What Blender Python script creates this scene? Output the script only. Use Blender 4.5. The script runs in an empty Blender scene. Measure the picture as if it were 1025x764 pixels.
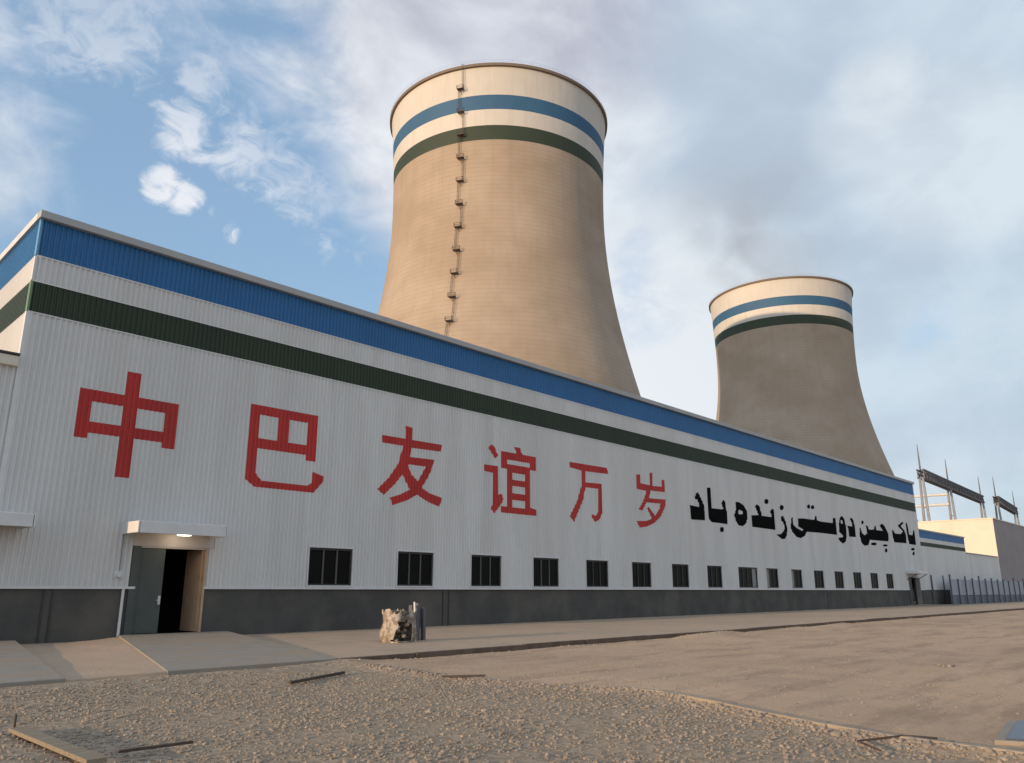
import bpy, bmesh, math, random
from mathutils import Vector, Matrix, noise, geometry
R = math.radians
random.seed(7)
sc = bpy.context.scene
col = sc.collection

# ------------------------------------------------------------- camera, sky, sun, exposure
EYE = 1.5
cam_d = bpy.data.cameras.new('camera'); cam = bpy.data.objects.new('camera', cam_d); col.objects.link(cam)
cam_d.sensor_width = 36.0; cam_d.lens = 36.0 * 800.0 / 1025.0; cam_d.clip_start = 0.1; cam_d.clip_end = 12000
cam.location = (0, 0, EYE)
cam.rotation_euler = (R(90 + 14.67), 0, R(42.2 - 90))
sc.camera = cam

SUN_AZ, SUN_EL = 177.5, 7.0          # azimuth counted from +X, the long wall runs along X
SKY_STRENGTH, SUN_STRENGTH, EXPOSURE = 0.15, 1.22, 1.68
sc.view_settings.view_transform = 'Standard'; sc.view_settings.look = 'None'
sc.view_settings.exposure = EXPOSURE; sc.view_settings.gamma = 1.0; sc.view_settings.use_curve_mapping = False

def dir_of(az, el):
    return Vector((math.cos(R(az)) * math.cos(R(el)), math.sin(R(az)) * math.cos(R(el)), math.sin(R(el))))
sun_d = bpy.data.lights.new('sun', 'SUN'); sun_d.energy = SUN_STRENGTH; sun_d.angle = R(0.6); sun_d.color = (1.0, 0.70, 0.42)
sun = bpy.data.objects.new('sun', sun_d); col.objects.link(sun)
sun.rotation_euler = (-dir_of(SUN_AZ, SUN_EL)).to_track_quat('-Z', 'Y').to_euler()

world = bpy.data.worlds.new('World'); sc.world = world; world.use_nodes = True
nt = world.node_tree; N = nt.nodes; L = nt.links
bg = N['Background']; bg.inputs[1].default_value = SKY_STRENGTH
sky = N.new('ShaderNodeTexSky'); sky.sky_type = 'NISHITA'; sky.sun_disc = False
sky.sun_elevation = R(SUN_EL); sky.sun_rotation = R(90 - SUN_AZ); sky.air_density = 1.0; sky.dust_density = 0.6; sky.ozone_density = 1.5
geo = N.new('ShaderNodeTexCoord')
def wmath(op, a, b=None, c=None, clamp=False):
    n = N.new('ShaderNodeMath'); n.operation = op; n.use_clamp = clamp
    for i, v in enumerate((a, b, c)):
        if v is None: continue
        if isinstance(v, (int, float)): n.inputs[i].default_value = v
        else: L.new(v, n.inputs[i])
    return n.outputs[0]
def wnoise(scale, detail, rough, dist=0.0, squash=2.2, off=0.0):
    m = N.new('ShaderNodeMapping'); m.inputs['Scale'].default_value = (1, 1, squash); m.inputs['Location'].default_value = (off, off * .7, 0)
    L.new(geo.outputs['Generated'], m.inputs[0])
    n = N.new('ShaderNodeTexNoise'); n.inputs['Scale'].default_value = scale; n.inputs['Detail'].default_value = detail
    n.inputs['Roughness'].default_value = rough; n.inputs['Distortion'].default_value = dist
    L.new(m.outputs[0], n.inputs['Vector']); return n.outputs[0]
def wmap(v, a, b, c=0.0, d=1.0):
    n = N.new('ShaderNodeMapRange'); n.interpolation_type = 'SMOOTHSTEP'
    n.inputs[1].default_value = a; n.inputs[2].default_value = b; n.inputs[3].default_value = c; n.inputs[4].default_value = d
    L.new(v, n.inputs[0]); return n.outputs[0]
def wmix(f, a, b):
    n = N.new('ShaderNodeMix'); n.data_type = 'RGBA'
    for s, v in ((0, f), (6, a), (7, b)):
        if isinstance(v, tuple): n.inputs[s].default_value = (*v, 1)
        elif isinstance(v, float): n.inputs[s].default_value = v
        else: L.new(v, n.inputs[s])
    return n.outputs[2]
# cloud banks and gaps of the day: azimuth, elevation, radius in degrees, weight
BANKS = [(45, 38, 17, .42), (30, 34, 15, .50), (52, 33, 9, .28), (74, 37, 6, .35), (17, 34, 16, .45), (78, 23, 6, .60),
         (10, 25, 13, .45), (32, 15.5, 7, .42), (10, 10, 13, .40), (57, 28, 5, .10), (22, 25, 7, .40), (50, 20, 7, .06), (24, 12, 6, .3),
         (68, 27, 11, -.46), (64, 19, 12, -.36), (29.5, 21.5, 4.5, -.95), (17, 18.5, 5, -.72), (5, 40, 12, .2), (140, 35, 50, .25), (250, 35, 60, .3), (-40, 30, 35, .3)]
nrm = N.new('ShaderNodeVectorMath'); nrm.operation = 'NORMALIZE'; L.new(geo.outputs['Generated'], nrm.inputs[0])
def wdot(az, el):
    d = N.new('ShaderNodeVectorMath'); d.operation = 'DOT_PRODUCT'; L.new(nrm.outputs[0], d.inputs[0]); d.inputs[1].default_value = dir_of(az, el)
    return d.outputs['Value']
acc = None
for az_, el_, rad, wt in BANKS:
    v = wmap(wdot(az_, el_), math.cos(R(rad * 1.7)), math.cos(R(rad * .15)), 0.0, wt)
    acc = v if acc is None else wmath('ADD', acc, v)
big = wnoise(3.2, 7, .56, .5, 1.8, 3.1)
fine = wnoise(9.0, 8, .6, .4, 1.5, 1.7)
cover = wmath('ADD', wmath('ADD', wmath('MULTIPLY', wmath('SUBTRACT', big, .5), 1.5), wmath('MULTIPLY', wmath('SUBTRACT', fine, .5), .85)), acc)
# small separate puffs in the blue gap
curd = wnoise(26.0, 7, .62, .6, 1.5, 4.4)
puff = None
for az_, el_, rad, wt in [(66.0, 33.2, 1.1, 1.0), (65.4, 31.8, 1.0, .6), (67.1, 29.7, 1.3, 1.0), (66.0, 29.0, 1.0, .8), (67.9, 25.9, .9, 1.15), (66.9, 25.7, .9, 1.1), (62.8, 28.9, 1.6, .85), (60.2, 28.3, 1.6, .8), (58.4, 27.0, 1.6, .9),
                      (56.6, 28.0, 1.7, .85), (63.9, 24.4, .7, .55), (63.2, 23.7, .5, .7), (57.5, 25.0, 1.0, .6), (55.0, 24.0, 1.3, .6), (57.0, 31.0, 2.2, .7), (61, 31, 1.5, .5), (73.6, 34.9, 2.6, 1.0)]:
    v = wmap(wdot(az_, el_), math.cos(R(rad * 2.3)), math.cos(R(rad * .2)), 0.0, wt)
    puff = v if puff is None else wmath('MAXIMUM', puff, v)
puff = wmap(wmath('ADD', puff, wmath('MULTIPLY', wmath('SUBTRACT', curd, .5), 2.1)), .42, 1.15, 0.0, .92)
puff = wmath('MULTIPLY', puff, wmap(acc, -.9, .35, 1.0, .35))
mask = wmath('MAXIMUM', wmap(cover, -.02, .62, 0.0, .93), puff)
shade = wmap(wnoise(4.2, 6, .55, .3, 1.6, 8.2), .34, .66)
lilac = wmap(wdot(46, 38), math.cos(R(16)), math.cos(R(3)))
teal = wmap(wdot(8, 22), math.cos(R(32)), math.cos(R(6)))
CB = lambda r, g, b: tuple(c * .93 / (2 ** 1.15 * 0.15) for c in (r, g, b))
dark = wmix(lilac, CB(.37, .44, .52), CB(.36, .365, .43))
light = wmix(teal, CB(.64, .66, .70), CB(.50, .58, .64))
glow = None
for az_, el_, rad, wt in [(11, 26.5, 4, .5), (8.5, 25, 3, .5), (14.5, 31, 2.2, .7), (16.5, 29.5, 2, .5), (32, 16.0, 8, 1.0), (74, 35, 4, .9), (60, 35, 5, .5), (35, 25, 4, .4), (34, 31, 3, .35), (50, 29, 4, .4), (55, 33, 4, .3)]:
    v = wmap(wdot(az_, el_), math.cos(R(rad * 1.8)), 1.0, 0.0, wt)
    glow = v if glow is None else wmath('MAXIMUM', glow, v)
cloudc = wmix(wmath('ADD', wmath('MULTIPLY', shade, .8), wmath('MULTIPLY', glow, wmap(fine, .35, .65, .3, 1.0)), None, True), dark, light)
cloudc = wmix(wmath('MULTIPLY', glow, .35), cloudc, CB(.74, .71, .69))
cloudc = wmix(wmath('MULTIPLY', puff, .8), cloudc, CB(.80, .78, .77))
zen = wnoise(1.3, 3, .5, 0, 1.0, 5.0)
blue = wmix(.75, sky.outputs[0], CB(.185, .285, .425))
sep = N.new('ShaderNodeSeparateXYZ'); L.new(nrm.outputs[0], sep.inputs[0])
low = wmap(sep.outputs[2], .02, .42, 1.0, 0.0)
haze_c = wmix(low, blue, CB(.45, .52, .57))
haze_c = wmix(wmap(sep.outputs[2], .1, .5, .55, .0), blue, haze_c)
skyc = wmix(mask, haze_c, cloudc)
# unseen sky lobes added to shape light: dimmer east-south, brighter round the low sun
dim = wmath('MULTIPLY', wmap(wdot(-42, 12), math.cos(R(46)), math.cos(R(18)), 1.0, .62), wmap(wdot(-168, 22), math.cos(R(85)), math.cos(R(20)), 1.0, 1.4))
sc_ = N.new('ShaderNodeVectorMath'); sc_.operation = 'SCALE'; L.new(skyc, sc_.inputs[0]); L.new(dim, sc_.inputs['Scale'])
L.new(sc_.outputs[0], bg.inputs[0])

# ------------------------------------------------------------- helpers
def tag(o, label=None, cat=None, group=None, kind=None):
    if label: o['label'] = label
    if cat: o['category'] = cat
    if group: o['group'] = group
    if kind: o['kind'] = kind
    return o
def empty(name, loc, label, cat, group=None, rz=0):
    o = bpy.data.objects.new(name, None); col.objects.link(o); o.location = loc; o.rotation_euler = (0, 0, rz); o.empty_display_size = .3
    bpy.context.view_layer.update()
    return tag(o, label, cat, group)
class MB:
    """collects shapes in world coordinates; build() links them as ONE mesh object"""
    def __init__(s): s.v = []; s.f = []; s.mi = []
    def face(s, pts, mi=0):
        i = len(s.v); s.v += [tuple(p) for p in pts]; s.f.append(list(range(i, i + len(pts)))); s.mi.append(mi); return s
    def grid(s, rows, closed=False, mi=0):
        i = len(s.v); n = len(rows[0])
        for r in rows: s.v += [tuple(p) for p in r]
        for a in range(len(rows) - 1):
            for b in range(n if closed else n - 1):
                c = (b + 1) % n
                s.f.append([i + a * n + b, i + a * n + c, i + (a + 1) * n + c, i + (a + 1) * n + b]); s.mi.append(mi)
        return s
    def box(s, x0, x1, y0, y1, z0, z1, mi=0):
        i = len(s.v); s.v += [(x, y, z) for z in (z0, z1) for y in (y0, y1) for x in (x0, x1)]
        for f in ((0, 2, 3, 1), (4, 5, 7, 6), (0, 1, 5, 4), (1, 3, 7, 5), (3, 2, 6, 7), (2, 0, 4, 6)): s.f.append([i + k for k in f]); s.mi.append(mi)
        return s
    def prism(s, pts, z0, z1, mi=0):
        """vertical prism over a counter-clockwise outline"""
        n = len(pts); i = len(s.v); s.v += [(x, y, z0) for x, y in pts] + [(x, y, z1) for x, y in pts]
        s.f.append([i + k for k in range(n)][::-1]); s.f.append([i + n + k for k in range(n)]); s.mi += [mi, mi]
        for k in range(n): s.f.append([i + k, i + (k + 1) % n, i + n + (k + 1) % n, i + n + k]); s.mi.append(mi)
        return s
    def tube(s, a, b, r, n=8, r2=None, mi=0):
        a, b = Vector(a), Vector(b); d = (b - a).normalized(); u = d.orthogonal().normalized(); w = d.cross(u); r2 = r if r2 is None else r2
        i = len(s.v)
        for p, q in ((a, r), (b, r2)):
            s.v += [tuple(p + (u * math.cos(2 * math.pi * k / n) + w * math.sin(2 * math.pi * k / n)) * q) for k in range(n)]
        for k in range(n): s.f.append([i + k, i + (k + 1) % n, i + n + (k + 1) % n, i + n + k]); s.mi.append(mi)
        s.f.append([i + k for k in range(n)][::-1]); s.f.append([i + n + k for k in range(n)]); s.mi += [mi, mi]
        return s
    def bar(s, a, b, w, h, mi=0):
        """box beam from a to b, w wide and h high"""
        a, b = Vector(a), Vector(b); d = (b - a).normalized(); up = Vector((0, 0, 1)) if abs(d.z) < .95 else Vector((1, 0, 0))
        u = d.cross(up).normalized() * w / 2; v = u.cross(d).normalized() * h / 2; i = len(s.v)
        for p in (a, b): s.v += [tuple(p + x) for x in (-u - v, u - v, u + v, -u + v)]
        for f in ((0, 1, 2, 3), (7, 6, 5, 4), (0, 4, 5, 1), (1, 5, 6, 2), (2, 6, 7, 3), (3, 7, 4, 0)): s.f.append([i + k for k in f]); s.mi.append(mi)
        return s
    def build(s, name, mats, parent=None, smooth=False, label=None, bevel=0):
        me = bpy.data.meshes.new(name)
        inv = parent.matrix_world.inverted() if parent is not None else Matrix()
        me.from_pydata([inv @ Vector(p) for p in s.v], [], s.f)
        for m in (mats if isinstance(mats, (list, tuple)) else [mats]): me.materials.append(m)
        me.polygons.foreach_set('material_index', s.mi)
        if smooth: me.polygons.foreach_set('use_smooth', [True] * len(me.polygons))
        me.update()
        o = bpy.data.objects.new(name, me); col.objects.link(o)
        if parent is not None: o.parent = parent
        if label: o['label'] = label
        if bevel:
            b = o.modifiers.new('bevel', 'BEVEL'); b.width = bevel; b.segments = 2; b.limit_method = 'ANGLE'
        bpy.context.view_layer.update()
        return o

def mat(name, c, rough=.7, c2=None, scale=2.0, lo=.35, hi=.7, bump=0.0, bscale=30.0, metal=0.0, squash=(1, 1, 1), detail=6, c3=None, s3=.4, spec=.5, bdist=.02):
    m = bpy.data.materials.new(name); m.use_nodes = True; t = m.node_tree; b = t.nodes['Principled BSDF']
    b.inputs['Roughness'].default_value = rough; b.inputs['Metallic'].default_value = metal; b.inputs['Specular IOR Level'].default_value = spec
    b.inputs['Base Color'].default_value = (*c, 1)
    tc = t.nodes.new('ShaderNodeTexCoord'); mp = t.nodes.new('ShaderNodeMapping'); mp.inputs['Scale'].default_value = squash
    t.links.new(tc.outputs['Object'], mp.inputs[0])
    def nz(sc_, det=6, rg=.6):
        n = t.nodes.new('ShaderNodeTexNoise'); n.inputs['Scale'].default_value = sc_; n.inputs['Detail'].default_value = det; n.inputs['Roughness'].default_value = rg
        t.links.new(mp.outputs[0], n.inputs['Vector']); return n.outputs[0]
    def mr(v, a, d_):
        n = t.nodes.new('ShaderNodeMapRange'); n.inputs[1].default_value = a; n.inputs[2].default_value = d_; t.links.new(v, n.inputs[0]); return n.outputs[0]
    def mx(f, a, d_):
        n = t.nodes.new('ShaderNodeMix'); n.data_type = 'RGBA'; t.links.new(f, n.inputs[0])
        for s_, v in ((6, a), (7, d_)):
            if isinstance(v, tuple): n.inputs[s_].default_value = (*v, 1)
            else: t.links.new(v, n.inputs[s_])
        return n.outputs[2]
    if c2:
        o = mx(mr(nz(scale, detail), lo, hi), c, c2)
        if c3: o = mx(mr(nz(s3, 4), .42, .66), o, c3)
        t.links.new(o, b.inputs['Base Color'])
    if bump:
        bp = t.nodes.new('ShaderNodeBump'); bp.inputs['Strength'].default_value = bump; bp.inputs['Distance'].default_value = bdist
        t.links.new(nz(bscale, 8, .65), bp.inputs['Height']); t.links.new(bp.outputs[0], b.inputs['Normal'])
    return m

M = dict(
    clad=mat('white_cladding_paint', (.66, .645, .62), .5, (.60, .585, .56), .35, squash=(1, 1, .15), c3=(.58, .565, .54), s3=.9),
    trim=mat('white_flashing', (.68, .66, .64), .4, (.58, .57, .55), 1.2),
    cap=mat('grey_roof_flashing', (.40, .39, .37), .45, (.34, .35, .35), .8),
    blue=mat('blue_cladding_paint', (.018, .135, .33), .42, (.014, .11, .27), .4),
    green=mat('dark_green_cladding_paint', (.012, .028, .010), .5, (.022, .034, .010), .3),
    skirt=mat('dark_grey_rendered_base', (.078, .073, .066), .85, (.052, .050, .045), .7, bump=.25, bscale=14, c3=(.105, .095, .08), s3=.5),
    red=mat('red_sign_paint', (.50, .026, .018), .5, (.38, .018, .014), .8, squash=(1, 1, .3)),
    black=mat('black_sign_paint', (.004, .004, .004), .85, (.006, .006, .006), 1.0, spec=.1),
    frame=mat('dark_window_frame', (.030, .028, .027), .45, (.045, .042, .04), 3),
    pane=mat('dark_window_glass', (.004, .004, .004), .3, (.007, .007, .007), 1.5, spec=.1),
    pale_pane=mat('pale_grey_finish', (.26, .26, .25), .4, (.18, .18, .17), 3),  # plain pale grey, shared by paler panes and the far door leaf
    door=mat('grey_green_door_paint', (.070, .080, .070), .5, (.055, .062, .056), 1.5),
    tan=mat('tan_lit_door_leaf', (.50, .33, .21), .55, (.42, .27, .17), 2),  # tan base colour stands in for warm light on the open leaf
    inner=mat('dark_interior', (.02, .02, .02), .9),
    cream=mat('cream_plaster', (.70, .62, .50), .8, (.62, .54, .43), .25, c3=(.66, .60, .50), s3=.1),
    conc=mat('grey_concrete_slab', (.29, .262, .222), .85, (.23, .205, .17), 1.6, bump=.4, bscale=25, c3=(.31, .235, .165), s3=.55),
    kerb=mat('brown_kerb_concrete', (.10, .065, .045), .9, (.16, .11, .08), 2.5, bump=.5, bscale=18),
    shell=mat('tower_concrete', (.345, .268, .195), .9, (.305, .236, .17), .09, bump=.12, bscale=3, c3=(.40, .32, .245), s3=.03, squash=(1, 1, 1.6)),
    tpaint=mat('tower_white_paint', (.56, .525, .47), .7, (.51, .475, .42), .08),
    tblue=mat('tower_blue_paint', (.030, .105, .20), .7, (.026, .09, .175), .1),
    tgreen=mat('tower_green_paint', (.022, .036, .018), .7, (.028, .040, .020), .1),
    rust=mat('dark_ladder_steel', (.045, .032, .022), .6, (.10, .07, .05), .5),
    mull=mat('grey_mullion', (.085, .083, .08), .5),
    steel=mat('galvanised_steel', (.30, .30, .31), .45, (.22, .22, .23), 1, metal=.3),
    lattice=mat('dark_lattice_steel', (.10, .095, .10), .6, (.13, .12, .125), .6),
    pale=mat('pale_painted_steel', (.62, .62, .60), .5, (.5, .5, .48), 1),
    wood=mat('weathered_plank', (.27, .215, .15), .85, (.19, .145, .095), 5, squash=(.3, 3, 3), bump=.3, bscale=20),
    stick=mat('dark_scrap_steel', (.045, .032, .024), .7, (.09, .06, .04), 6),
    sack=mat('woven_sack_fabric', (.42, .37, .31), .9, (.22, .17, .12), 6, lo=.42, hi=.6, bump=.8, bscale=30, c3=(.16, .12, .085), s3=3.0),
    rubble=mat('brown_rubble', (.25, .20, .15), .95, (.36, .29, .225), 6, bump=.6, bscale=30),
    gravel=mat('pale_gravel_stone', (.35, .285, .22), .95, (.26, .205, .155), 3, c3=(.19, .148, .11), s3=7),
    fencep=mat('blue_grey_sheet', (.34, .36, .39), .5, (.26, .28, .32), 1.0, squash=(1, 1, .2)),
    fenced=mat('navy_fence_post', (.10, .105, .13), .5, (.05, .05, .07), 2),
    lilac=mat('shaded_mauve_plaster', (.30, .265, .26), .8, (.25, .22, .215), .4),  # shade of the block's front face is put into this darker plaster colour
    bluesteel=mat('slate_blue_sheet', (.06, .085, .13), .4, (.08, .10, .14), 2),
)
lampm = bpy.data.materials.new('lit_lamp_glass'); lampm.use_nodes = True
_b = lampm.node_tree.nodes['Principled BSDF']; _b.inputs['Emission Color'].default_value = (1, .93, .82, 1); _b.inputs['Emission Strength'].default_value = .9; _b.inputs['Base Color'].default_value = (.8, .8, .78, 1)

# faint lift joints on the tower shells, as real-world height bands
def lift_lines(m):
    t = m.node_tree; b = t.nodes['Principled BSDF']; src = b.inputs['Base Color'].links[0].from_socket
    tc = t.nodes.new('ShaderNodeTexCoord'); w = t.nodes.new('ShaderNodeTexWave'); w.bands_direction = 'Z'; w.wave_profile = 'SAW'
    w.inputs['Scale'].default_value = .21; w.inputs['Distortion'].default_value = .35; w.inputs['Detail'].default_value = 3
    t.links.new(tc.outputs['Object'], w.inputs[0])
    r = t.nodes.new('ShaderNodeMapRange'); r.inputs[1].default_value = .86; r.inputs[2].default_value = 1; r.inputs[3].default_value = 0; r.inputs[4].default_value = .55; t.links.new(w.outputs['Fac'], r.inputs[0])
    x = t.nodes.new('ShaderNodeMix'); x.data_type = 'RGBA'; t.links.new(r.outputs[0], x.inputs[0]); t.links.new(src, x.inputs[6]); x.inputs[7].default_value = (.21, .16, .12, 1)
    t.links.new(x.outputs[2], b.inputs['Base Color'])
lift_lines(M['shell'])
# rain streaks running down from the rim
def streaks(m, c, amt):
    t = m.node_tree; b = t.nodes['Principled BSDF']; src = b.inputs['Base Color'].links[0].from_socket
    tc = t.nodes.new('ShaderNodeTexCoord'); mp = t.nodes.new('ShaderNodeMapping'); mp.inputs['Scale'].default_value = (1, 1, .035); t.links.new(tc.outputs['Object'], mp.inputs[0])
    n = t.nodes.new('ShaderNodeTexNoise'); n.inputs['Scale'].default_value = .55; n.inputs['Detail'].default_value = 7; n.inputs['Roughness'].default_value = .65; t.links.new(mp.outputs[0], n.inputs[0])
    r = t.nodes.new('ShaderNodeMapRange'); r.inputs[1].default_value = .5; r.inputs[2].default_value = .78; r.inputs[3].default_value = 0; r.inputs[4].default_value = amt; t.links.new(n.outputs[0], r.inputs[0])
    x = t.nodes.new('ShaderNodeMix'); x.data_type = 'RGBA'; t.links.new(r.outputs[0], x.inputs[0]); t.links.new(src, x.inputs[6]); x.inputs[7].default_value = (*c, 1)
    t.links.new(x.outputs[2], b.inputs['Base Color'])
streaks(M['shell'], (.22, .17, .13), .3); streaks(M['tpaint'], (.36, .31, .25), .35); streaks(M['clad'], (.42, .38, .32), .30); streaks(M['red'], (.24, .04, .03), .5)

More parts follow.
